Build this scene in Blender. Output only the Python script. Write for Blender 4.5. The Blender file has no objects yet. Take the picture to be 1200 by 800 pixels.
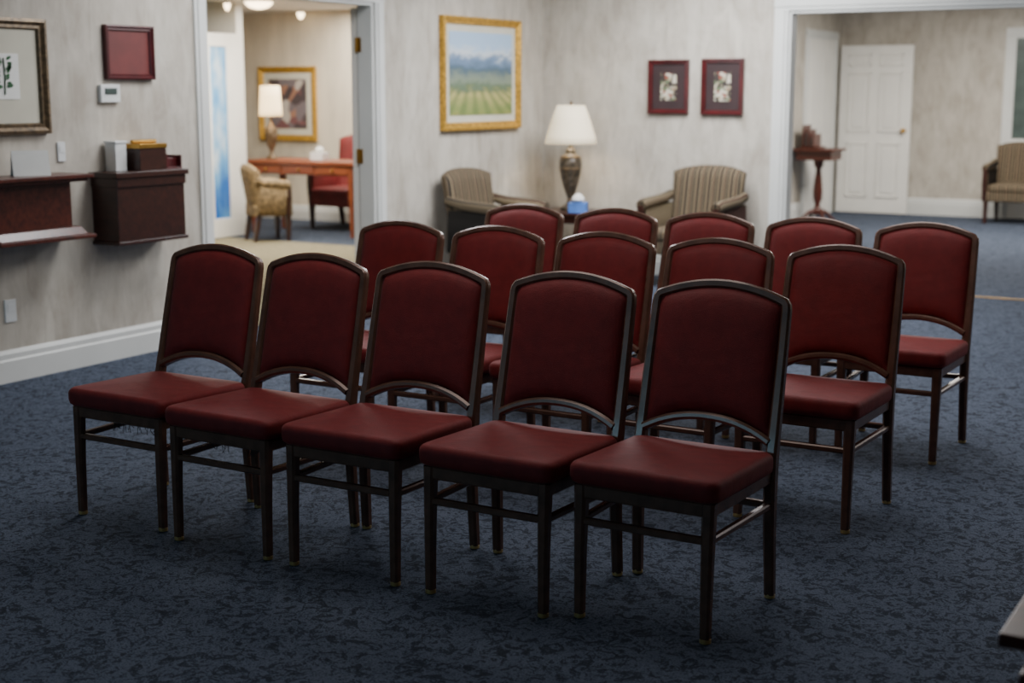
import bpy, bmesh, math, random
from mathutils import Vector, Matrix
random.seed(4)
S=bpy.context.scene

# ---------------------------------------------------------------- materials
def lin(c):
    r=[]
    for v in c:
        v=v/255.0
        r.append(v/12.92 if v<=0.04045 else ((v+0.055)/1.055)**2.4)
    return (r[0],r[1],r[2],1.0)
def newmat(name):
    m=bpy.data.materials.new(name); m.use_nodes=True
    nt=m.node_tree; b=nt.nodes['Principled BSDF']
    return m,nt,b
def N(nt,t,**kw):
    n=nt.nodes.new(t)
    for k,v in kw.items(): setattr(n,k,v)
    return n
def ramp(nt,fac,stops,interp='LINEAR'):
    r=N(nt,'ShaderNodeValToRGB'); r.color_ramp.interpolation=interp
    e=r.color_ramp.elements
    while len(e)>1: e.remove(e[-1])
    e[0].position=stops[0][0]; e[0].color=lin(stops[0][1])
    for p,c in stops[1:]:
        x=e.new(p); x.color=lin(c)
    nt.links.new(fac,r.inputs[0]); return r
def coords(nt,scale=(1,1,1),rot=(0,0,0),src='Object'):
    tc=N(nt,'ShaderNodeTexCoord'); mp=N(nt,'ShaderNodeMapping')
    mp.inputs['Scale'].default_value=scale; mp.inputs['Rotation'].default_value=rot
    nt.links.new(tc.outputs[src],mp.inputs[0]); return mp.outputs[0]
def noise(nt,vec,scale,detail=3,rough=.5,dist=0):
    n=N(nt,'ShaderNodeTexNoise'); n.inputs['Scale'].default_value=scale
    n.inputs['Detail'].default_value=detail; n.inputs['Roughness'].default_value=rough
    n.inputs['Distortion'].default_value=dist
    nt.links.new(vec,n.inputs['Vector']); return n.outputs[0]
def bump(nt,b,h,strength,dist=.01):
    bp=N(nt,'ShaderNodeBump'); bp.inputs['Strength'].default_value=strength
    bp.inputs['Distance'].default_value=dist
    nt.links.new(h,bp.inputs['Height']); nt.links.new(bp.outputs[0],b.inputs['Normal'])
def plain(name,c,rough=.5,metal=0,var=.12,scale=8,bmp=0,stretch=(1,1,1),spec=.5):
    m,nt,b=newmat(name)
    v=coords(nt,stretch); n=noise(nt,v,scale,4)
    a=tuple(x*(1-var) for x in c); d=tuple(min(255,x*(1+var)) for x in c)
    r=ramp(nt,n,[(.3,a),(.7,d)]); nt.links.new(r.outputs[0],b.inputs['Base Color'])
    b.inputs['Roughness'].default_value=rough; b.inputs['Metallic'].default_value=metal
    b.inputs['Specular IOR Level'].default_value=spec
    if bmp: bump(nt,b,noise(nt,v,scale*12,2),bmp,.003)
    return m
def emis(name,c,strength,base=None):
    m,nt,b=newmat(name)
    b.inputs['Base Color'].default_value=lin(base or c)
    b.inputs['Emission Color'].default_value=lin(c); b.inputs['Emission Strength'].default_value=strength
    b.inputs['Roughness'].default_value=.8
    return m

def wallpaper():
    m,nt,b=newmat('wallpaper')
    v=coords(nt,(1,1,.26)); n1=noise(nt,v,10,5,.6,1.0)
    v2=coords(nt,(1,1,.7)); n2=noise(nt,v2,4.2,5,.65,.5)
    mx=N(nt,'ShaderNodeMath',operation='ADD'); nt.links.new(n1,mx.inputs[0]); nt.links.new(n2,mx.inputs[1])
    hf=N(nt,'ShaderNodeMath',operation='MULTIPLY'); hf.inputs[1].default_value=.5; nt.links.new(mx.outputs[0],hf.inputs[0])
    r=ramp(nt,hf.outputs[0],[(.38,(163,155,143)),(.48,(176,169,158)),(.60,(190,184,173))])
    nt.links.new(r.outputs[0],b.inputs['Base Color']); b.inputs['Roughness'].default_value=.7
    b.inputs['Specular IOR Level'].default_value=.25
    bump(nt,b,noise(nt,v,60,2),.1,.002); return m
def carpet(name,dk,md,lt):
    m,nt,b=newmat(name)
    v=coords(nt); 
    n1=noise(nt,v,22,4,.7,1.4); n2=noise(nt,v,150,2,.6)
    mx=N(nt,'ShaderNodeMath',operation='MULTIPLY_ADD'); mx.inputs[1].default_value=.45
    nt.links.new(n2,mx.inputs[0]); nt.links.new(n1,mx.inputs[2])
    r=ramp(nt,mx.outputs[0],[(.58,dk),(.69,md),(.76,lt),(.80,lt),(.88,md)])
    nt.links.new(r.outputs[0],b.inputs['Base Color']); b.inputs['Roughness'].default_value=.95
    b.inputs['Specular IOR Level'].default_value=.15
    bump(nt,b,noise(nt,v,260,2),.5,.006); return m
def wood(name,c1,c2,rough=.35,stretch=(1,12,12)):
    m,nt,b=newmat(name)
    v=coords(nt,stretch); n=noise(nt,v,3,5,.6,.6)
    r=ramp(nt,n,[(.3,c1),(.7,c2)]); nt.links.new(r.outputs[0],b.inputs['Base Color'])
    b.inputs['Roughness'].default_value=rough; return m
def stripes(name,per,stops):
    m,nt,b=newmat(name)
    tc=N(nt,'ShaderNodeTexCoord'); sp=N(nt,'ShaderNodeSeparateXYZ'); nt.links.new(tc.outputs['Object'],sp.inputs[0])
    dv=N(nt,'ShaderNodeMath',operation='DIVIDE'); dv.inputs[1].default_value=per; nt.links.new(sp.outputs['X'],dv.inputs[0])
    fr=N(nt,'ShaderNodeMath',operation='FLOORED_MODULO'); fr.inputs[1].default_value=1.0; nt.links.new(dv.outputs[0],fr.inputs[0])
    r=ramp(nt,fr.outputs[0],stops,'CONSTANT'); nt.links.new(r.outputs[0],b.inputs['Base Color'])
    b.inputs['Roughness'].default_value=.85; b.inputs['Specular IOR Level'].default_value=.2; return m

M={}
M['wall']=wallpaper()
M['carpet']=carpet('carpet_blue',(36,41,51),(49,57,70),(82,90,106))
M['carpet2']=carpet('carpet_beige',(104,98,78),(122,115,92),(138,130,106))
M['ceil']=plain('ceiling_paint',(215,214,210),.9,var=.02)
M['trim']=plain('trim_paint',(206,207,204),.45,var=.02,scale=3)
M['door']=plain('door_paint',(226,224,218),.4,var=.02,scale=3)
M['warmwall']=plain('warm_wallpaper',(200,190,172),.8,var=.06,scale=6,stretch=(1,1,.3))
M['frame']=plain('chair_frame_bronze',(96,67,54),.27,.15,var=.1,scale=20)
def upholstery():
    m,nt,b=newmat('burgundy_upholstery')
    v=coords(nt); n=noise(nt,v,26,4)
    w=N(nt,'ShaderNodeTexVoronoi'); w.inputs['Scale'].default_value=420; nt.links.new(v,w.inputs['Vector'])
    r=ramp(nt,n,[(.3,(104,27,28)),(.7,(118,32,32))]); nt.links.new(r.outputs[0],b.inputs['Base Color'])
    b.inputs['Roughness'].default_value=.64; b.inputs['Specular IOR Level'].default_value=.28
    b.inputs['Sheen Weight'].default_value=.04; b.inputs['Sheen Roughness'].default_value=.5
    ad=N(nt,'ShaderNodeMath',operation='MULTIPLY_ADD'); ad.inputs[1].default_value=6.0
    nt.links.new(noise(nt,coords(nt,(1,2.2,1)),7,3,.5,.8),ad.inputs[0]); nt.links.new(w.outputs['Distance'],ad.inputs[2])
    bump(nt,b,ad.outputs[0],.3,.002); return m
M['fabric']=upholstery()
M['thread']=plain('loose_thread',(40,34,34),.9)
M['glide']=plain('glide_brass',(200,170,110),.35,.7)
M['mahog']=wood('mahogany_wood',(52,22,16),(92,42,30),.3)
M['dark']=wood('dark_wood',(38,20,16),(62,32,24),.3)
M['oak']=wood('desk_wood',(92,44,24),(134,70,40),.35)
M['gold']=plain('gold_frame',(186,144,58),.35,.5,var=.2,scale=40)
M['bronze']=plain('bronze_frame',(92,76,56),.4,.4,var=.3,scale=40)
M['redlac']=plain('red_lacquer',(72,20,22),.4,var=.15)
M['redin']=plain('red_panel',(96,36,34),.6,var=.1)
M['white']=plain('white_plastic',(214,216,216),.4,var=.02)
M['mat']=plain('mat_board',(196,192,176),.9,var=.02)
M['paper']=plain('print_paper',(226,226,222),.9,var=.02)
M['green']=plain('leaf_green',(40,84,50),.8,var=.3,scale=30)
M['brass']=plain('brass',(180,140,70),.3,.9)
M['urn']=plain('urn_pattern',(54,48,40),.3,.2,var=.85,scale=26)
M['shade']=emis('lamp_shade_fabric',(255,232,190),.75,(225,214,190))
M['shade2']=emis('lamp_shade_lit',(255,214,150),2.6,(225,210,180))
M['bulb']=emis('ceiling_lamp_glow',(255,226,180),9)
M['stripe']=stripes('striped_fabric',.095,[(0,(98,85,68)),(.2,(36,32,29)),(.38,(132,118,94)),(.5,(60,40,34)),(.64,(102,90,72)),(.8,(36,34,32)),(.93,(114,102,80))])
M['beige']=plain('beige_fabric',(124,104,74),.85,var=.3,scale=30)
M['redfab']=plain('red_fabric',(104,32,32),.6,var=.1)
M['bluec']=plain('blue_cloth',(70,110,180),.8,var=.2)
M['screen']=plain('window_grey_green',(70,82,78),.3)

def landscape():
    m,nt,b=newmat('landscape_painting')
    tc=N(nt,'ShaderNodeTexCoord'); sp=N(nt,'ShaderNodeSeparateXYZ'); nt.links.new(tc.outputs['Generated'],sp.inputs[0])
    v=coords(nt,(3,1,5),src='Generated'); n=noise(nt,v,1.8,6,.65,.5)
    a=N(nt,'ShaderNodeMath',operation='MULTIPLY_ADD'); a.inputs[1].default_value=.34
    nt.links.new(n,a.inputs[0]); nt.links.new(sp.outputs['Z'],a.inputs[2])
    r=ramp(nt,a.outputs[0],[(.0,(150,138,74)),(.25,(122,136,74)),(.42,(168,160,100)),(.52,(86,106,82)),(.60,(122,134,116)),(.72,(70,92,108)),(.84,(106,130,160)),(.92,(196,204,210)),(1,(160,186,214))])
    sx=N(nt,'ShaderNodeMath',operation='SUBTRACT'); sx.inputs[1].default_value=.35; nt.links.new(sp.outputs['X'],sx.inputs[0])
    dz=N(nt,'ShaderNodeMath',operation='SUBTRACT'); dz.inputs[0].default_value=.62; nt.links.new(sp.outputs['Z'],dz.inputs[1])
    dv=N(nt,'ShaderNodeMath',operation='DIVIDE'); nt.links.new(sx.outputs[0],dv.inputs[0]); nt.links.new(dz.outputs[0],dv.inputs[1])
    sc=N(nt,'ShaderNodeMath',operation='MULTIPLY'); sc.inputs[1].default_value=18; nt.links.new(dv.outputs[0],sc.inputs[0])
    sn=N(nt,'ShaderNodeMath',operation='SINE'); nt.links.new(sc.outputs[0],sn.inputs[0])
    gt=N(nt,'ShaderNodeMath',operation='GREATER_THAN'); gt.inputs[1].default_value=.1; nt.links.new(sn.outputs[0],gt.inputs[0])
    lt=N(nt,'ShaderNodeMath',operation='LESS_THAN'); lt.inputs[1].default_value=.5; nt.links.new(a.outputs[0],lt.inputs[0])
    mu=N(nt,'ShaderNodeMath',operation='MULTIPLY'); nt.links.new(lt.outputs[0],mu.inputs[0]); nt.links.new(gt.outputs[0],mu.inputs[1])
    m2=N(nt,'ShaderNodeMath',operation='MULTIPLY'); m2.inputs[1].default_value=.45; nt.links.new(mu.outputs[0],m2.inputs[0])
    mix=N(nt,'ShaderNodeMix',data_type='RGBA'); nt.links.new(m2.outputs[0],mix.inputs[0]); nt.links.new(r.outputs[0],mix.inputs[6])
    mix.inputs[7].default_value=lin((66,96,50)); nt.links.new(mix.outputs[2],b.inputs['Base Color'])
    b.inputs['Roughness'].default_value=.5; return m
def floral(name,stops,sc):
    m,nt,b=newmat(name)
    v=coords(nt,(1,1,1)); vo=N(nt,'ShaderNodeTexVoronoi'); vo.inputs['Scale'].default_value=sc
    nt.links.new(v,vo.inputs['Vector']); sp=N(nt,'ShaderNodeSeparateColor'); nt.links.new(vo.outputs['Color'],sp.inputs[0])
    r=ramp(nt,sp.outputs[0],stops,'CONSTANT'); nt.links.new(r.outputs[0],b.inputs['Base Color'])
    b.inputs['Roughness'].default_value=.6; return m
M['land']=landscape()
M['flor']=floral('floral_print',[(0,(50,42,38)),(.3,(160,150,122)),(.45,(130,64,52)),(.6,(92,104,76)),(.82,(196,188,170))],38)
M['still']=floral('still_life_print',[(0,(70,60,62)),(.3,(110,100,104)),(.55,(150,110,90)),(.7,(180,170,160)),(.85,(110,74,74))],9)
M['darkmat']=plain('dark_mat',(44,26,28),.7)
m,nt,b=newmat('door_glass_reflection'); b.inputs['Roughness'].default_value=.15
r=ramp(nt,noise(nt,coords(nt,(1,1,.5)),3,3),[(.35,(206,218,224)),(.5,(100,160,210)),(.66,(40,100,180))]); nt.links.new(r.outputs[0],b.inputs['Base Color']); M['glass']=m  # pane's white-to-blue reflection is painted into the base colour as noise

# ---------------------------------------------------------------- mesh builder
class MB:
    def __init__(s): s.v=[];s.f=[];s.m=[]
    def add(s,vs,fs,mi=0):
        o=len(s.v); s.v+= [Vector(p) for p in vs]
        for f in fs: s.f.append([i+o for i in f]); s.m.append(mi)
    def box(s,x0,x1,y0,y1,z0,z1,mi=0):
        vs=[(x,y,z) for z in (z0,z1) for y in (y0,y1) for x in (x0,x1)]
        s.add(vs,[(0,2,3,1),(4,5,7,6),(0,1,5,4),(2,6,7,3),(0,4,6,2),(1,3,7,5)],mi)
    def taper(s,x,y,z0,z1,a0,a1,b0=None,b1=None,dx=0,dy=0,mi=0):
        b0=b0 or a0;b1=b1 or a1
        vs=[]
        for z,a,bb,ox,oy in ((z0,a0,b0,0,0),(z1,a1,b1,dx,dy)):
            for sy in (-1,1):
                for sx in (-1,1): vs.append((x+ox+sx*a,y+oy+sy*bb,z))
        s.add(vs,[(0,2,3,1),(4,5,7,6),(0,1,5,4),(2,6,7,3),(0,4,6,2),(1,3,7,5)],mi)
    def loops(s,loops,cap0=True,cap1=True,mi=0,closed=False):
        n=len(loops[0]); o=len(s.v)
        for L in loops: s.v+=[Vector(p) for p in L]
        k=len(loops)
        for i in range(k if closed else k-1):
            a=o+i*n; c=o+((i+1)%k)*n
            for j in range(n):
                s.f.append([a+j,a+(j+1)%n,c+(j+1)%n,c+j]); s.m.append(mi)
        if not closed:
            if cap0: s.f.append([o+j for j in range(n)][::-1]); s.m.append(mi)
            if cap1: s.f.append([o+(k-1)*n+j for j in range(n)]); s.m.append(mi)
    def sweep(s,path,w,d,Nref=(0,1,0),mi=0,ch=.22,closed=False):
        P=[Vector(p) for p in path]; L=[]; n=len(P)
        for i,p in enumerate(P):
            if closed: T=(P[(i+1)%n]-P[i-1])
            else: T=(P[min(i+1,n-1)]-P[max(i-1,0)])
            T.normalize(); Nr=Vector(Nref[i] if isinstance(Nref,list) else Nref)
            Nn=(Nr-T*Nr.dot(T)).normalized(); B=T.cross(Nn)
            ww=w[i] if isinstance(w,list) else w; dd=d[i] if isinstance(d,list) else d
            c=ch*min(ww,dd); a=ww/2; e=dd/2
            L.append([p+B*x+Nn*y for x,y in ((a,-e+c),(a,e-c),(a-c,e),(-a+c,e),(-a,e-c),(-a,-e+c),(-a+c,-e),(a-c,-e))])
        s.loops(L,mi=mi,closed=closed)
    def tube(s,path,r,mi=0,n=10):
        P=[Vector(p) for p in path]; L=[]
        for i,p in enumerate(P):
            T=(P[min(i+1,len(P)-1)]-P[max(i-1,0)]).normalized()
            up=Vector((0,0,1)) if abs(T.z)<.9 else Vector((1,0,0))
            A=T.cross(up).normalized(); B=T.cross(A); rr=r[i] if isinstance(r,list) else r
            L.append([p+A*math.cos(t)*rr+B*math.sin(t)*rr for t in [2*math.pi*k/n for k in range(n)]])
        s.loops(L,mi=mi)
    def lathe(s,cx,cy,prof,mi=0,n=24,cap=True):
        L=[[(cx+r*math.cos(2*math.pi*k/n),cy+r*math.sin(2*math.pi*k/n),z) for k in range(n)] for r,z in prof]
        s.loops(L,cap,cap,mi=mi)
    def cushion(s,cx,cy,hw,hd,z0,z1,r=.05,crown=.015,edge=.02,mi=0,tilt=0,taper=0):
        def rr(ins,z,rad):
            a=hw-ins;b_=hd-ins;rad=max(rad,.004);pts=[]
            for qx,qy,st in ((1,1,0),(-1,1,90),(-1,-1,180),(1,-1,270)):
                for k in range(7):
                    t=math.radians(st+15*k)
                    x=qx*(a-rad)+rad*math.cos(t); y=qy*(b_-rad)+rad*math.sin(t)
                    xx=x*(1-taper*(y/hd))
                    pts.append((cx+xx,cy+y,z+tilt*(y/hd)))
            return pts
        L=[rr(edge*.5,z0,r),rr(edge*.1,z0+edge*.4,r),rr(0,z0+edge,r),rr(0,z1-edge,r)]
        for k in range(1,6):
            t=math.radians(18*k); L.append(rr(edge*(1-math.cos(t)),z1-edge+edge*math.sin(t),max(r-edge*.5*(1-math.cos(t)),.01)))
        m_=min(hw,hd)
        for q in (.15,.3,.5,.7,.9):
            ins=edge+(m_-edge)*q*.98
            L.append(rr(ins,z1+crown*(1-(1-q)**2),max(r*(1-q),.004)))
        s.loops(L,mi=mi)
    def build(s,name,mats,parent=None,smooth=True,angle=40,bevel=0,loc=None,rotz=0,seg=2):
        me=bpy.data.meshes.new(name); me.from_pydata([tuple(p) for p in s.v],[],s.f)
        for mm in mats: me.materials.append(M[mm])
        for p,mi in zip(me.polygons,s.m): p.material_index=mi
        bm=bmesh.new(); bm.from_mesh(me); bmesh.ops.recalc_face_normals(bm,faces=bm.faces); bm.to_mesh(me); bm.free()
        if smooth:
            me.polygons.foreach_set('use_smooth',[True]*len(me.polygons)); me.set_sharp_from_angle(angle=math.radians(angle))
        ob=bpy.data.objects.new(name,me); S.collection.objects.link(ob)
        if bevel:
            b=ob.modifiers.new('bevel','BEVEL'); b.width=bevel; b.segments=seg; b.limit_method='ANGLE'; b.angle_limit=math.radians(50)
        if parent: ob.parent=parent
        if loc: ob.location=loc
        if rotz: ob.rotation_euler[2]=rotz
        return ob
def empty(name,loc=(0,0,0),rz=0):
    e=bpy.data.objects.new(name,None); S.collection.objects.link(e); e.location=loc; e.rotation_euler[2]=rz; e.empty_display_size=.1
    return e
def box(name,mat,x0,x1,y0,y1,z0,z1,bevel=0,parent=None):
    b=MB(); b.box(x0,x1,y0,y1,z0,z1); return b.build(name,[mat],parent,smooth=False,bevel=bevel)

# ---------------------------------------------------------------- room constants
LW=-5.83; BW=10.49; CH=2.62; TH=.12; OH=2.06
O1a,O1b=6.42,8.10
O2=-3.72; RW=3.4; NW=-3.0
FL=-5.44; FB=17.25
LB=13.0; LE=-13.0; LCH=2.35
box('floor','carpet',LW-.06,RW+TH,NW-TH,BW+.06,-.1,0)
box('floor_hall','carpet',FL-TH,RW+TH,BW+.06,FB+TH,-.1,0)
box('floor_office','carpet2',LE-TH,LW-.06,2.5,11.0,-.1,0)
box('floor_office_far','carpet',LE-TH,LW-.06,11.0,LB+TH,-.1,0)
box('wall_left','wall',LW-TH,LW,NW-TH,O1a,0,CH)
b=MB(); b.box(LW-TH,LW,O1b,BW+TH,0,CH); b.box(LW-TH,LW,O1a,O1b,OH,CH); b.build('wall_left_far',['wall'],smooth=False)
b=MB(); b.box(LW,O2,BW,BW+TH,0,CH); b.box(O2,RW,BW,BW+TH,OH,CH); b.build('wall_back',['wall'],smooth=False)
box('wall_right','wall',RW,RW+TH,NW-TH,FB+TH,0,CH)
W0,W1=-5.15,-4.0; WZ0,WZ1=.9,1.8
b=MB(); b.box(LW,W0,NW-TH,NW,0,CH); b.box(W1,RW,NW-TH,NW,0,CH); b.box(W0,W1,NW-TH,NW,0,WZ0); b.box(W0,W1,NW-TH,NW,WZ1,CH)
b.build('wall_front',['wall'],smooth=False)
box('ceiling','ceil',LW-TH,RW+TH,NW-TH,BW+TH,CH,CH+.1)
box('ceiling_hall','ceil',FL-TH,RW+TH,BW+TH,FB+TH,CH,CH+.1)
box('ceiling_office','ceil',LE-TH,LW-TH,2.5,LB+TH,LCH,LCH+.1)
box('wall_hall_left','wall',FL-TH,FL,BW+TH,FB+TH,0,CH)
box('wall_hall_back','wall',FL,RW,FB,FB+TH,0,CH)
box('wall_office_back','warmwall',LE,LW-TH,LB,LB+TH,0,LCH)
box('wall_office_left','warmwall',LE-TH,LE,2.5,LB+TH,0,LCH)
box('wall_office_front','warmwall',LE,LW-TH,2.5-TH,2.5,0,LCH)
box('wall_office_partition','door',LE,-9.82,11.28,11.38,0,LCH)
def baseboard(name,p0,p1,nrm,h=.165,mat='trim'):
    b=MB(); prof=[(0,0),(.022,0),(.022,h-.055),(.014,h-.045),(.014,h-.02),(.006,h-.006),(0,h)]
    a=Vector(p0);c=Vector(p1);n=Vector(nrm)
    L=[[ (q.x+n.x*d,q.y+n.y*d,z) for d,z in prof] for q in (a,c)]
    b.loops(L); return b.build(name,[mat],smooth=False)
baseboard('baseboard_left',(LW,NW),(LW,O1a-.09),(1,0))
baseboard('baseboard_left_far',(LW,O1b+.11),(LW,BW),(1,0))
baseboard('baseboard_back',(LW,BW),(O2-.11,BW),(0,-1))
baseboard('baseboard_hall_left',(FL,BW+TH),(FL,15.9),(1,0),.2)
baseboard('baseboard_hall_back',(FL,FB),(-3.47,FB),(0,-1),.2)
baseboard('baseboard_office_back',(LE,LB),(LW-TH,LB),(0,-1))
def casing(name,pts,w,nrm,mat='trim'):
    b=MB(); n=Vector(nrm)
    for (p0,p1) in pts:
        p0=Vector(p0);p1=Vector(p1)
        b.sweep([p0+n*.009,p1+n*.009],w,.018,tuple(n),ch=.1)
        b.sweep([p0+n*.02,p1+n*.02],w*.55,.014,tuple(n),ch=.3)
    return b.build(name,[mat],smooth=False)
ta=.045
casing('trim_1',[((LW,O1a-ta,0),(LW,O1a-ta,OH)),((LW,O1b+.055,0),(LW,O1b+.055,OH)),((LW,O1a-.09,OH+.05),(LW,O1b+.11,OH+.05))],.1,(1,0,0))
box('trim_2','trim',LW-TH,LW,O1b-.02,O1b,0,OH); box('trim_3','trim',LW-TH,LW,O1a,O1a+.02,0,OH); box('trim_4','trim',LW-TH,LW,O1a+.02,O1b-.02,OH-.02,OH)
casing('trim_5',[((O2-.055,BW,0),(O2-.055,BW,OH)),((O2-.11,BW,OH+.055),(RW,BW,OH+.055))],.11,(0,-1,0))
box('trim_6','trim',O2,O2+.02,BW,BW+TH,0,OH-.02); box('trim_7','trim',O2,RW,BW,BW+TH,OH-.02,OH)
box('trim_threshold','brass',O2+.02,RW,BW-.015,BW+.015,0,.006)
b=MB()
for x in (W0,(W0+W1)/2-.02,W1-.04): b.box(x,x+.04,NW-TH,NW,WZ0,WZ1)
b.box(W0,W1,NW-TH,NW,WZ0,WZ0+.04); b.box(W0,W1,NW-TH,NW,WZ1-.04,WZ1)
b.build('window_1',['trim'],smooth=False)
dl=empty('door_1'); 
box('leaf','door',LW-TH-.065,LW-TH-.02,O1b-.01,O1b+.85,.01,OH-.03,parent=dl)
b=MB()
for z in (.3,1.02,1.78):
    b.tube([(LW-TH-.01,O1b-.028,z-.05),(LW-TH-.01,O1b-.028,z+.05)],.009)
    b.box(LW-TH-.01,LW-TH+.03,O1b-.024,O1b-.02,z-.05,z+.05)
b.build('hinges',['brass'],dl)
fd=empty('door_2',(-9.76,10.55,0))
b=MB(); b.box(-.02,.02,0,.7,.01,.2);b.box(-.02,.02,0,.7,1.9,2.03);b.box(-.02,.02,0,.24,.2,1.9);b.box(-.02,.02,.48,.7,.2,1.9)
b.build('leaf',['door'],fd,smooth=False,bevel=.004); box('glass_panel','glass',-.006,.006,.24,.48,.2,1.9,parent=fd)
casing('trim_8',[((FL,15.95,0),(FL,15.95,OH)),((FL,17.0,0),(FL,17.0,OH)),((FL,15.9,OH+.05),(FL,17.05,OH+.05))],.1,(1,0,0))
d3=empty('door_3',(FL,16.475,0))
b=MB(); b.box(.001,.014,-.475,.475,.005,OH)
for z0,z1 in ((.2,.9),(1.02,1.85)):
    for y0,y1 in ((-.38,-.05),(.05,.38)): b.box(.014,.02,y0,y1,z0,z1)
b.build('leaf',['door'],d3,smooth=False)
def panel_door(name,x0,x1,y,th=.045,h=2.0):
    e=empty(name,(x0,y,0)); w=x1-x0
    b=MB(); b.box(0,w,0,th,.01,h); st=.11
    hw=(w-3*st)/2
    for px in (st,2*st+hw):
        for z0,z1 in ((.2,.85),(.98,1.68),(1.76,1.9)) :
            for (q0,q1,k0,k1) in ((px,px+hw,z0,z0+.018),(px,px+hw,z1-.018,z1),(px,px+.018,z0,z1),(px+hw-.018,px+hw,z0,z1)):
                b.box(q0,q1,-.016,0,k0,k1)
            b.box(px+.06,px+hw-.06,-.012,0,z0+.05,z1-.05)
    b.build('leaf',['door'],e,smooth=False,bevel=.003)
    k=MB(); L=[]
    for r,d in ((.026,0),(.026,-.008),(.01,-.012),(.01,-.03),(.026,-.04),(.03,-.055),(.022,-.07),(.004,-.076)):
        L.append([(w-.07+r*math.cos(t),d,1.0+r*math.sin(t)) for t in [2*math.pi*q/16 for q in range(16)]])
    k.loops(L); k.build('knob',['brass'],e)
    return e
panel_door('door_4',-5.40,-4.53,FB-.14)
casing('trim_9',[((-3.45,FB,0),(-3.45,FB,OH)),((-3.51,FB,OH+.06),(-1.9,FB,OH+.06)),((-1.96,FB,0),(-1.96,FB,OH))],.12,(0,-1,0))
d5=empty('door_5',(-2.705,FB,0)); b=MB(); b.box(-.685,.685,-.014,-.001,.005,.9,1); b.box(-.685,.685,-.014,-.001,.9,OH,0); b.box(-.01,.01,-.02,-.014,.005,OH,1); b.box(-.685,.685,-.022,-.014,.86,.92,1); b.build('leaf',['screen','door'],d5,smooth=False)

# ---------------------------------------------------------------- banquet chairs
tanl=math.tan(math.radians(13.0))
def by(z): return .205+max(0,z-.40)*tanl
def chair_meshes():
    fr=MB(); LN=(0,math.cos(math.radians(13)),-math.sin(math.radians(13)))
    path=[];ws=[];ds=[];Nr=[]
    def pt(x,z,w,d,n): path.append((x,by(z) if z>.02 else .215,z));ws.append(w);ds.append(d);Nr.append(n)
    left=[(-.215,.012,.03,.03),(-.212,.2,.033,.034),(-.21,.36,.036,.04),(-.21,.42,.035,.04),(-.21,.5,.032,.034),(-.208,.7,.028,.03),(-.2055,.842,.027,.028),(-.2035,.855,.027,.028),(-.197,.8645,.027,.028)]
    for x,z,w,d in left: pt(x,z,w,d,LN if z>.45 else (0,1,0))
    for k in range(1,18):
        x=-.197+.394*k/18; z=.8645+.04*(1-(x/.197)**2); pt(x,z,.026,.028,LN)
    for x,z,w,d in left[::-1]: pt(-x,z,w,d,LN if z>.45 else (0,1,0))
    fr.sweep(path,ws,ds,Nr)
    arc=[]
    for k in range(17):
        x=-.2+.4*k/16; z=.468+.052*(1-(abs(x)/.2)**2.2); arc.append((x,by(z)-.006,z))
    fr.sweep(arc,.024,.038,LN,ch=.3)
    for sx in (-1,1):
        fr.sweep([(sx*.192,-.208,.012),(sx*.192,-.206,.2),(sx*.192,-.2,.39)],[.028,.032,.038],[.028,.032,.038],(0,1,0))
    fr.sweep([(-.2,-.205,.372),(.2,-.205,.372)],.04,.02,(0,1,0)); fr.sweep([(-.2,.2,.372),(.2,.2,.372)],.04,.02,(0,1,0))
    for sx in (-1,1):
        fr.sweep([(sx*.198,-.2,.372),(sx*.208,.2,.372)],.04,.02,(1,0,0))
        fr.sweep([(sx*.194,-.2,.285),(sx*.21,.2,.285)],.02,.022,(1,0,0))
    fr.sweep([(-.192,-.205,.285),(.192,-.205,.285)],.02,.022,(0,1,0)); fr.sweep([(-.2,.205,.285),(.2,.205,.285)],.02,.022,(0,1,0))
    gl=MB()
    for x,y in ((-.192,-.208),(.192,-.208),(-.215,.215),(.215,.215)): gl.lathe(x,y,[(.012,0),(.016,.003),(.016,.014),(.008,.016)],n=12)
    se=MB(); se.cushion(0,-.013,.226,.222,.388,.452,r=.035,crown=.012,edge=.022,taper=-.0,tilt=-.006)
    bc=MB(); nx,nz=22,20
    def surf(a,b_,side):
        xw=.197; x=a*xw
        zb=.478+.052*(1-(abs(x)/.2)**2.2); zt=.857+.04*(1-(x/.197)**2)
        if abs(a)>.9: zt-= .008*((abs(a)-.9)/.1)**2
        z=zb+(zt-zb)*b_
        f=max(0,1-abs(a)**5)**.55*max(0,1-abs(2*b_-1)**5)**.55
        return (x*(1-.012*b_),by(z)+(-.007-.024*f if side==0 else .007+.02*f),z)
    for side in (0,1):
        vs=[surf(-1+2*i/nx,j/nz,side) for j in range(nz+1) for i in range(nx+1)]
        fs=[(j*(nx+1)+i,j*(nx+1)+i+1,(j+1)*(nx+1)+i+1,(j+1)*(nx+1)+i) for j in range(nz) for i in range(nx)]
        if side: o2=len(bc.v)
        bc.add(vs,fs)
    ring=[i for i in range(nx+1)]+[j*(nx+1)+nx for j in range(1,nz+1)]+[nz*(nx+1)+i for i in range(nx-1,-1,-1)]+[j*(nx+1) for j in range(nz-1,0,-1)]
    for a,c in zip(ring,ring[1:]+ring[:1]): bc.f.append([a,c,c+o2,a+o2]); bc.m.append(0)
    return fr,gl,se,bc
cm=chair_meshes(); proto=None
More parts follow.
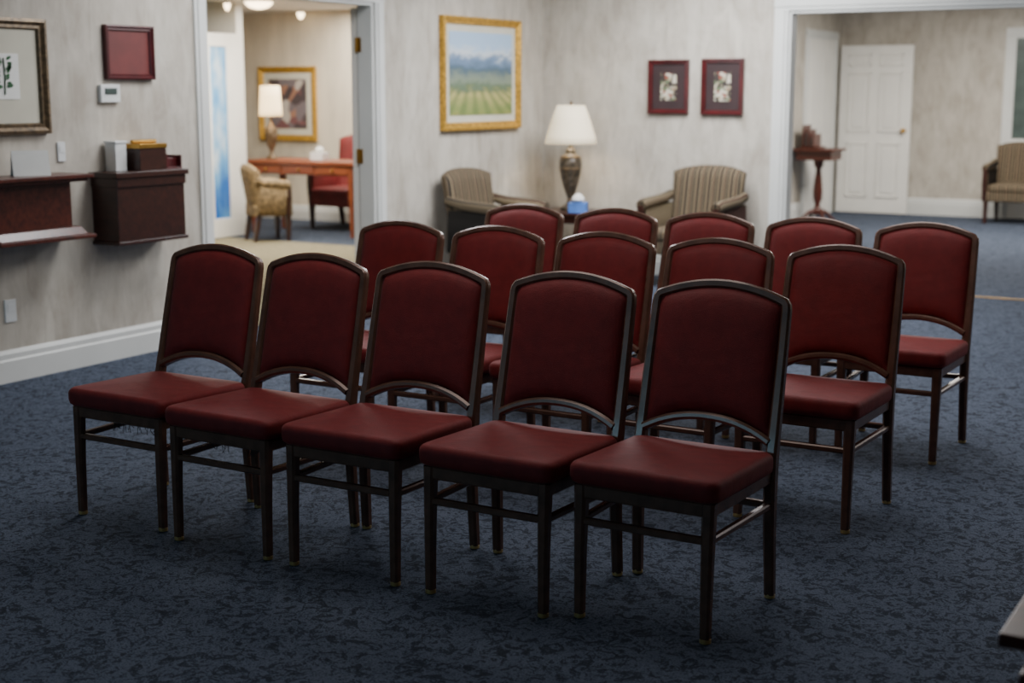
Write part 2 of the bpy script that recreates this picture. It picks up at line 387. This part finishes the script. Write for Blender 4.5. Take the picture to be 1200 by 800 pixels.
def place_chair(s,t,rz=0,threads=False):
    global proto
    e=empty('banquet_chair',(s,t,0),rz)
    if proto is None:
        parts=[cm[0].build('frame',['frame'],e,angle=35),cm[1].build('foot_glides',['glide'],e),cm[2].build('seat_cushion',['fabric'],e,angle=60),cm[3].build('back_cushion',['fabric'],e,angle=60)]
        proto=[(p.name,p.data) for p in parts]
    else:
        for n,d in proto:
            o=bpy.data.objects.new(n,d); S.collection.objects.link(o); o.parent=e
    if threads:
        b=MB()
        for k in range(26):
            x=random.uniform(-.05,.17); y=-.19; L=random.uniform(.012,.034)
            b.tube([(x,y,.36),(x+random.uniform(-.006,.006),y-.004,.352-L*.5),(x+random.uniform(-.012,.012),y-.003,.352-L)],.0012,n=4)
        b.build('loose_threads',['thread'],e)
rows=[(3.617,[0,-.05,-.05,-.05,0],[-3.55,-3.05,-2.565,-2.05,-1.577]),
      (4.755,[0,0,.0,0,0],[-3.515,-3.022,-2.53,-2.045,-1.55]),
      (5.81,[0,0,0,0,0],[-3.50,-3.0,-2.52,-2.02,-1.525])]
for ri,(t,dt,ss) in enumerate(rows):
    for ci,(d,s) in enumerate(zip(dt,ss)): place_chair(s,t+d,math.radians(random.uniform(-1,1)),ri==0 and ci<2)

# ---------------------------------------------------------------- framed pictures (local: x width, -y out of wall)
def framed(name,w,h,fw,loc,rz,fmat,matmat,mw,artmat,depth=.035,inner=None):
    e=empty(name,loc,rz); b=MB()
    prof=[(0,0),(0,-depth),(fw*.3,-depth*1.1),(fw*.6,-depth*.7),(fw*.85,-depth*.75),(fw,-depth*.45),(fw,0)]
    L=[]
    for cx,cz in ((-1,-1),(1,-1),(1,1),(-1,1)):
        L.append([(cx*(w/2-d),y,cz*(h/2-d)) for d,y in prof])
    b.loops(L,closed=True); b.build('frame',[fmat],e,smooth=False)
    box('mat_board',matmat,-w/2+fw*.9,w/2-fw*.9,-depth*.35,-.002,-h/2+fw*.9,h/2-fw*.9,parent=e)
    if artmat: 
        aw=w/2-fw-mw; ah=h/2-fw-(mw if inner is None else inner)
        box('artwork',artmat,-aw,aw,-depth*.42,-depth*.3,-ah,ah,parent=e)
    return e
P90=math.pi/2
e=framed('botanical_print',.54,.575,.055,(LW,4.94,1.54),P90,'bronze','mat',.12,'paper',inner=.12)
b=MB()
b.tube([(.0,-.018,-.09),(.005,-.018,0),(0,-.018,.09)],.003,n=6)
for k in range(18):
    z=-.07+.15*(k//2)/9+.02; sx=1 if k%2 else -1; an=math.radians(random.uniform(-10,60)); Lf=random.uniform(.025,.042)
    off=random.uniform(.006,.03)
    c=Vector((sx*(off+Lf*.5*math.cos(an)),-.0175,z+Lf*.5*math.sin(an)))
    ring=[]
    for q in range(10):
        t=2*math.pi*q/10; u_=Lf*.5*math.cos(t); v_=Lf*.26*math.sin(t)
        ring.append((c.x+sx*(u_*math.cos(an)-v_*math.sin(an)),c.y,c.z+u_*math.sin(an)+v_*math.cos(an)))
    b.loops([ring,[(x,y+.002,z_) for x,y,z_ in ring]])
b.build('leaves',['green'],e)
framed('wall_plaque',.36,.29,.03,(LW,5.80,1.675),P90,'redlac','redin',.0,None,depth=.03)
framed('landscape_painting_frame',1.14,.84,.06,(LW,9.485,1.595),P90,'gold','mat',.05,'land',depth=.045)
framed('floral_picture',.345,.42,.035,(-4.69,BW,1.50),0,'redlac','darkmat',.07,'flor')
framed('floral_picture',.345,.43,.035,(-4.235,BW,1.50),0,'redlac','darkmat',.07,'flor')
framed('still_life_picture',.83,.84,.07,(-10.57,LB,1.32),0,'gold','mat',.07,'still')

def wallplate(name,t,z,w,h,d,mat='white'):
    b=MB(); b.box(LW,LW+d,t-w/2,t+w/2,z-h/2,z+h/2); b.box(LW+d,LW+d*1.25,t-w*.3,t+w*.3,z-h*.05,z+h*.3,1)
    return b.build(name,[mat,'screen' if name=='thermostat' else mat],smooth=False,bevel=.003)
wallplate('thermostat',5.64,1.455,.14,.095,.025)
wallplate('wall_outlet',4.90,.365,.07,.115,.008)
wallplate('light_switch',5.29,1.155,.05,.1,.01)

# ---------------------------------------------------------------- wall shelves
e=empty('guest_book_shelf',(LW,4.99,0))
b=MB(); b.box(0,.26,-.33,.28,1.03,1.05); b.box(0,.235,-.31,.26,1.013,1.03)
b.box(0,.17,-.3,.20,.78,1.013)
vs=[(0,-.3,.74),(.22,-.3,.74),(.22,.26,.74),(0,.26,.74),(0,-.32,.78),(.19,-.32,.78),(.19,.24,.78),(0,.24,.78)]
b.add(vs,[(0,1,2,3),(4,5,6,7),(0,1,5,4),(1,2,6,5),(2,3,7,6),(3,0,4,7)])
b.box(0,.25,-.33,.285,.72,.74)
b.build('shelf_body',['mahog'],e,smooth=False,bevel=.003)
c=empty('tent_card',(LW+.12,4.98,1.05),math.radians(60))
b=MB(); b.add([(-.09,-.045,0),(.09,-.045,0),(.09,0,.125),(-.09,0,.125),(-.09,.045,0),(.09,.045,0)],[(0,1,2,3),(3,2,5,4)]); 
o=b.build('card',['paper'],c,smooth=False); sm=o.modifiers.new('s','SOLIDIFY'); sm.thickness=.002

e=empty('wall_cabinet',(LW,5.74,0))
b=MB(); b.box(0,.19,-.25,.26,.67,1.01); b.box(0,.21,-.27,.28,1.01,1.04); b.box(0,.2,-.26,.27,.65,.67)
b.box(0,.2,-.255,.265,.96,1.01)
b.build('cabinet_body',['dark'],e,smooth=False,bevel=.003)
e2=empty('card_box',(LW+.06,5.62,1.04)); b=MB(); b.box(-.04,.04,-.04,.04,0,.15); b.box(-.045,.045,-.045,.045,.15,.162); b.build('body',['white'],e2,smooth=False,bevel=.003)
e2=empty('register_box',(LW+.1,5.79,1.04)); b=MB(); b.box(-.07,.07,-.1,.1,0,.12,1); b.box(-.075,.075,-.105,.105,.12,.145,0); b.tube([(0,-.09,.155),(0,.09,.155)],.012); b.build('body',['brass','dark'],e2,bevel=.002)
e2=empty('letter_holder',(LW+.1,5.95,1.04)); b=MB(); b.box(-.07,.07,-.06,.06,0,.01); b.box(-.07,.07,-.06,-.05,.01,.085); b.box(-.07,.07,.05,.06,.01,.075);b.box(-.07,-.058,-.05,.05,.01,.085);b.box(-.03,.04,-.05,.05,.01,.06); b.build('body',['redlac'],e2,smooth=False,bevel=.002)

# ---------------------------------------------------------------- upholstered armchair
def armchair(name,loc,rz,fab,wd='dark',w=.66,d=.62,sh=.44,bh=.9,ah=.64,arms=True,bw=None):
    e=empty(name,loc,rz); bw=bw or w*.86; aw=.075
    sw=w/2-(aw if arms else 0)
    b=MB(); b.cushion(0,-.02,sw+.01,d/2-.02,.25,.36,r=.03,crown=.0,edge=.012); b.cushion(0,-.04,sw-.005,d/2-.03,.35,sh,r=.05,crown=.02,edge=.03)
    nx,nz=16,14; hw=bw/2
    def sf(a,q,side):
        x=a*hw*(.9+.1*q); zt=bh-.05*abs(a)**2.5; z=.30+(zt-.30)*q
        yc=d/2-.09+ (z-.3)*.17-(.03*a*a)
        f=max(0,1-abs(a)**6)**.5*max(0,1-abs(2*q-1)**8)**.5
        return (x,yc+(-.02-.045*f if side==0 else .02+.025*f),z)
    base=len(b.v)
    for side in (0,1):
        vs=[sf(-1+2*i/nx,j/nz,side) for j in range(nz+1) for i in range(nx+1)]
        b.add(vs,[(j*(nx+1)+i,j*(nx+1)+i+1,(j+1)*(nx+1)+i+1,(j+1)*(nx+1)+i) for j in range(nz) for i in range(nx)])
    ring=[i for i in range(nx+1)]+[j*(nx+1)+nx for j in range(1,nz+1)]+[nz*(nx+1)+i for i in range(nx-1,-1,-1)]+[j*(nx+1) for j in range(nz-1,0,-1)]
    o2=(nx+1)*(nz+1)
    for a,c in zip(ring,ring[1:]+ring[:1]): b.f.append([base+a,base+c,base+c+o2,base+a+o2]); b.m.append(0)
    if arms:
        for sx in (-1,1):
            x=sx*(w/2-aw/2)
            P=[(x,d/2-.06,ah+.03),(x,.1,ah),(x,-d/2+.1,ah-.02),(x,-d/2+.05,ah-.03)]
            b.tube(P,[.036,.042,.046,.04],n=12)
            b.sweep([(x,d/2-.08,.45),(x,-d/2+.09,.43)],.32,.055,(1,0,0),ch=.2)
    b.build('upholstery',[fab],e,angle=50)
    g=MB()
    for sx in (-1,1):
        g.taper(sx*(w/2-.06),-d/2+.06,0,.26,.016,.026); g.taper(sx*(w/2-.08),d/2-.04,0,.27,.016,.024,dy=-.05)
        if arms: g.sweep([(sx*(w/2-aw/2),-d/2+.07,.25),(sx*(w/2-aw/2),-d/2+.045,.45),(sx*(w/2-aw/2),-d/2+.05,ah-.03)],.05,.03,(0,1,0))
    g.sweep([(-w/2+.05,-d/2+.05,.265),(w/2-.05,-d/2+.05,.265)],.04,.03,(0,1,0))
    g.build('wood_frame',[wd],e)
    return e
armchair('accent_armchair',(-5.42,9.05,0),P90-.1,'stripe',w=.62,bw=.56)
armchair('accent_armchair',(-4.29,10.08,0),-.05,'stripe',w=.70,bh=.9)
armchair('accent_armchair',(-3.2,16.7,0),.0,'stripe',w=.66)
armchair('guest_armchair',(-9.25,11.0,0),2.6,'beige',w=.44,d=.44,bh=.76,ah=.58)
armchair('office_armchair',(-9.36,12.45,0),0,'redfab',w=.66,bh=1.0)

e=empty('end_table',(-5.36,10.1,0))
b=MB(); b.box(-.27,.27,-.27,.27,.5,.525); b.box(-.25,.25,-.25,.25,.44,.5); b.box(-.24,.24,-.24,.24,.14,.16)
for sx in (-1,1):
    for sy in (-1,1): b.taper(sx*.225,sy*.225,0,.45,.014,.024)
b.build('table_body',['dark'],e,smooth=False,bevel=.004)
def table_lamp(name,loc,k,sr0,sr1,sh0,sh1,shade,base='urn'):
    e=empty(name,loc)
    b=MB(); b.lathe(0,0,[(.08*k,0),(.082*k,.02*k),(.055*k,.04*k),(.03*k,.06*k),(.022*k,.09*k),(.034*k,.13*k),(.06*k,.2*k),(.082*k,.29*k),(.092*k,.36*k),(.088*k,.41*k),(.06*k,.44*k),(.035*k,.46*k),(.045*k,.475*k),(.02*k,.5*k),(.01*k,sh0+.02),(.008,sh1-.02)],n=28)
    b.build('base',[base],e)
    r=MB()
    for z,rd in ((.085,.024),(.425,.08),(.335,.09)): r.lathe(0,0,[(rd*k,z*k-.006),(rd*k+.005,z*k),(rd*k,z*k+.006)],n=24)
    r.lathe(0,0,[(.003,sh1-.02),(.012,sh1+.01),(.006,sh1+.035)],n=12)
    for a in range(3): 
        t=a*2.094; r.tube([(0,0,sh1-.02),(math.cos(t)*sr1,math.sin(t)*sr1,sh1-.02)],.003,n=6)
    for a in range(8):
        t=a*math.pi/4; r.tube([(math.cos(t)*q*k,math.sin(t)*q*k,z*k) for q,z in ((.035,.13),(.061,.2),(.083,.29),(.091,.34))],.0025*k,n=5)
    r.build('metal_rings',['bronze'],e)
    sh=MB(); n=40
    prof=[(sr0,sh0),(sr0*.86+sr1*.14,sh0+(sh1-sh0)*.2),(sr0*.45+sr1*.55,sh0+(sh1-sh0)*.62),(sr1,sh1)]
    L=[[((r_*(1+.012*(q%2)))*math.cos(2*math.pi*q/n),(r_*(1+.012*(q%2)))*math.sin(2*math.pi*q/n),z) for q in range(n)] for r_,z in prof]
    sh.loops(L,False,False); o=sh.build('shade',[shade],e); m_=o.modifiers.new('s','SOLIDIFY'); m_.thickness=.004
    return e
table_lamp('table_lamp',(-5.36,10.1,.525),1.0,.205,.11,.53,.83,'shade')
table_lamp('desk_lamp',(-9.82,11.78,.76),.75,.12,.10,.45,.76,'shade2','bronze')
e=empty('tissue_box',(-5.2,9.93,.525),.3); b=MB(); b.box(-.07,.07,-.06,.06,0,.08); b.build('carton',['bluec'],e,smooth=False,bevel=.004)
b=MB(); b.lathe(0,0,[(.02,.08),(.05,.1),(.045,.125),(.012,.15)],n=7); b.build('tissue',['paper'],e)

e=empty('writing_desk',(-9.27,11.82,0))
b=MB(); b.box(-.72,.72,-.3,.3,.725,.76); b.box(-.67,.67,-.27,.27,.62,.725)
for k in (-1,0,1): b.box(k*.43-.19,k*.43+.19,-.28,-.27,.635,.71)
for sx in (-1,1):
    for sy in (-1,1): b.taper(sx*.64,sy*.24,0,.63,.018,.03)
b.build('desk_body',['oak'],e,smooth=False,bevel=.004)
k=MB()
for q in (-1,0,1): k.lathe(q*.43,-.29,[(.012,.66),(.016,.672),(.012,.684)],n=10)
k.build('drawer_knobs',['brass'],e)
e=empty('facial_tissue_carton',(-9.28,11.9,.76)); b=MB(); b.box(-.08,.08,-.06,.06,0,.075); b.build('carton',['white'],e,smooth=False,bevel=.004)
b=MB(); b.lathe(0,0,[(.02,.075),(.045,.095),(.04,.115),(.012,.135)],n=7); b.build('tissue',['paper'],e)

e=empty('pedestal_table',(-5.17,15.72,0))
b=MB(); b.box(-.24,.24,-.24,.24,.80,.83); b.box(-.2,.2,-.2,.2,.70,.80)
b.build('top',['mahog'],e,smooth=False,bevel=.004)
b=MB()
b.lathe(0,0,[(.06,.08),(.065,.12),(.035,.16),(.03,.2),(.05,.26),(.055,.34),(.045,.46),(.032,.56),(.03,.6),(.05,.63),(.055,.66),(.06,.70)],n=18)
for a in range(4):
    t=a*math.pi/2+math.pi/4; cx,cy=math.cos(t),math.sin(t)
    b.tube([(cx*.04,cy*.04,.13),(cx*.12,cy*.12,.10),(cx*.19,cy*.19,.03),(cx*.22,cy*.22,.014)],[.024,.02,.016,.014],n=8)
b.build('turned_pedestal',['mahog'],e)
e=empty('letter_rack',(-5.24,15.72,.83)); b=MB(); b.box(-.1,.1,-.14,.14,0,.02)
for i,x in enumerate((-.09,-.03,.03)): b.box(x,x+.015,-.13,.13,.02,.26-.05*i)
b.build('rack',['mahog'],e,smooth=False,bevel=.003)
e=empty('side_table',(-.10,2.78,0))
b=MB(); b.box(-.35,.35,-.35,.35,.525,.55); b.box(-.31,.31,-.31,.31,.46,.525); b.box(-.3,.3,-.3,.3,.15,.17)
for sx in (-1,1):
    for sy in (-1,1): b.taper(sx*.29,sy*.29,0,.47,.018,.028)
b.build('table_body',['mahog'],e,smooth=False,bevel=.004)

def ceil_light(name,x,y,z,r):
    e=empty(name,(x,y,z)); b=MB(); b.lathe(0,0,[(r*1.1,0),(r*1.1,-.02),(r*.95,-.03)],n=24); b.build('rim',['trim'],e)
    g=MB(); g.lathe(0,0,[(r*.93,-.022),(r*.85,-.05),(r*.6,-.08),(r*.2,-.095),(.01,-.097)],n=24); g.build('bowl',['bulb'],e)
ceil_light('ceiling_light',-9.32,11.05,LCH,.15)
ceil_light('ceiling_light',-9.75,11.08,LCH,.035)
ceil_light('ceiling_light',-10.2,12.8,LCH,.045)

# ---------------------------------------------------------------- lights
def area(name,loc,size,power,color,rot=(0,0,0),sy=None):
    l=bpy.data.lights.new(name,'AREA'); l.energy=power; l.color=color; l.size=size
    if sy: l.shape='RECTANGLE'; l.size_y=sy
    o=bpy.data.objects.new(name,l); S.collection.objects.link(o); o.location=loc; o.rotation_euler=rot; return o
def point(name,loc,power,color,r=.05):
    l=bpy.data.lights.new(name,'POINT'); l.energy=power; l.color=color; l.shadow_soft_size=r
    o=bpy.data.objects.new(name,l); S.collection.objects.link(o); o.location=loc; return o
cool=(.97,.98,1.0)
area('light_ceiling_far',(-3.9,9.0,CH-.03),1.6,175,cool)
area('light_ceiling_left',(-4.7,6.3,CH-.03),1.0,60,cool)
area('light_ceiling_chairs',(-2.0,6.4,CH-.03),1.6,42,(1,.98,.97))
area('light_fill_front',(-2.6,3.9,CH-.03),1.5,25,(1,.96,.92))  # unseen warm fill, added above the front row to brighten it
area('light_ceiling_right',(1.2,7.5,CH-.03),1.4,42,cool)
area('light_window',((W0+W1)/2,NW-.06,(WZ0+WZ1)/2),W1-W0,50,(.36,.74,1.0),(P90,0,0),WZ1-WZ0)
area('light_hall',(-3.2,14.5,CH-.03),1.8,240,(1,.95,.87))
area('light_hall_right',(.8,14,CH-.03),1.8,75,(1,.95,.9))
area('light_office',(-8.6,10.2,LCH-.03),1.2,165,(1,.93,.82))
area('light_office_2',(-9.2,12.2,LCH-.03),1.0,75,(1,.94,.84))
point('light_table_lamp',(-5.36,10.1,1.2),7,(1,.88,.7),.06)
point('light_desk_lamp',(-9.82,11.78,1.38),6,(1,.75,.45),.05)
w=bpy.data.worlds.new('w'); S.world=w; w.use_nodes=True
w.node_tree.nodes['Background'].inputs[0].default_value=(.4,.5,.65,1); w.node_tree.nodes['Background'].inputs[1].default_value=.3

# ---------------------------------------------------------------- camera
cd=bpy.data.cameras.new('camera'); cd.sensor_width=36; cd.lens=50.0; cd.clip_end=60
co=bpy.data.objects.new('camera',cd); S.collection.objects.link(co)
co.location=(0,0,1.47); co.rotation_euler=(math.radians(80),0,math.radians(30.3))
cd.dof.use_dof=True; cd.dof.focus_distance=4.5; cd.dof.aperture_fstop=2.5
S.camera=co
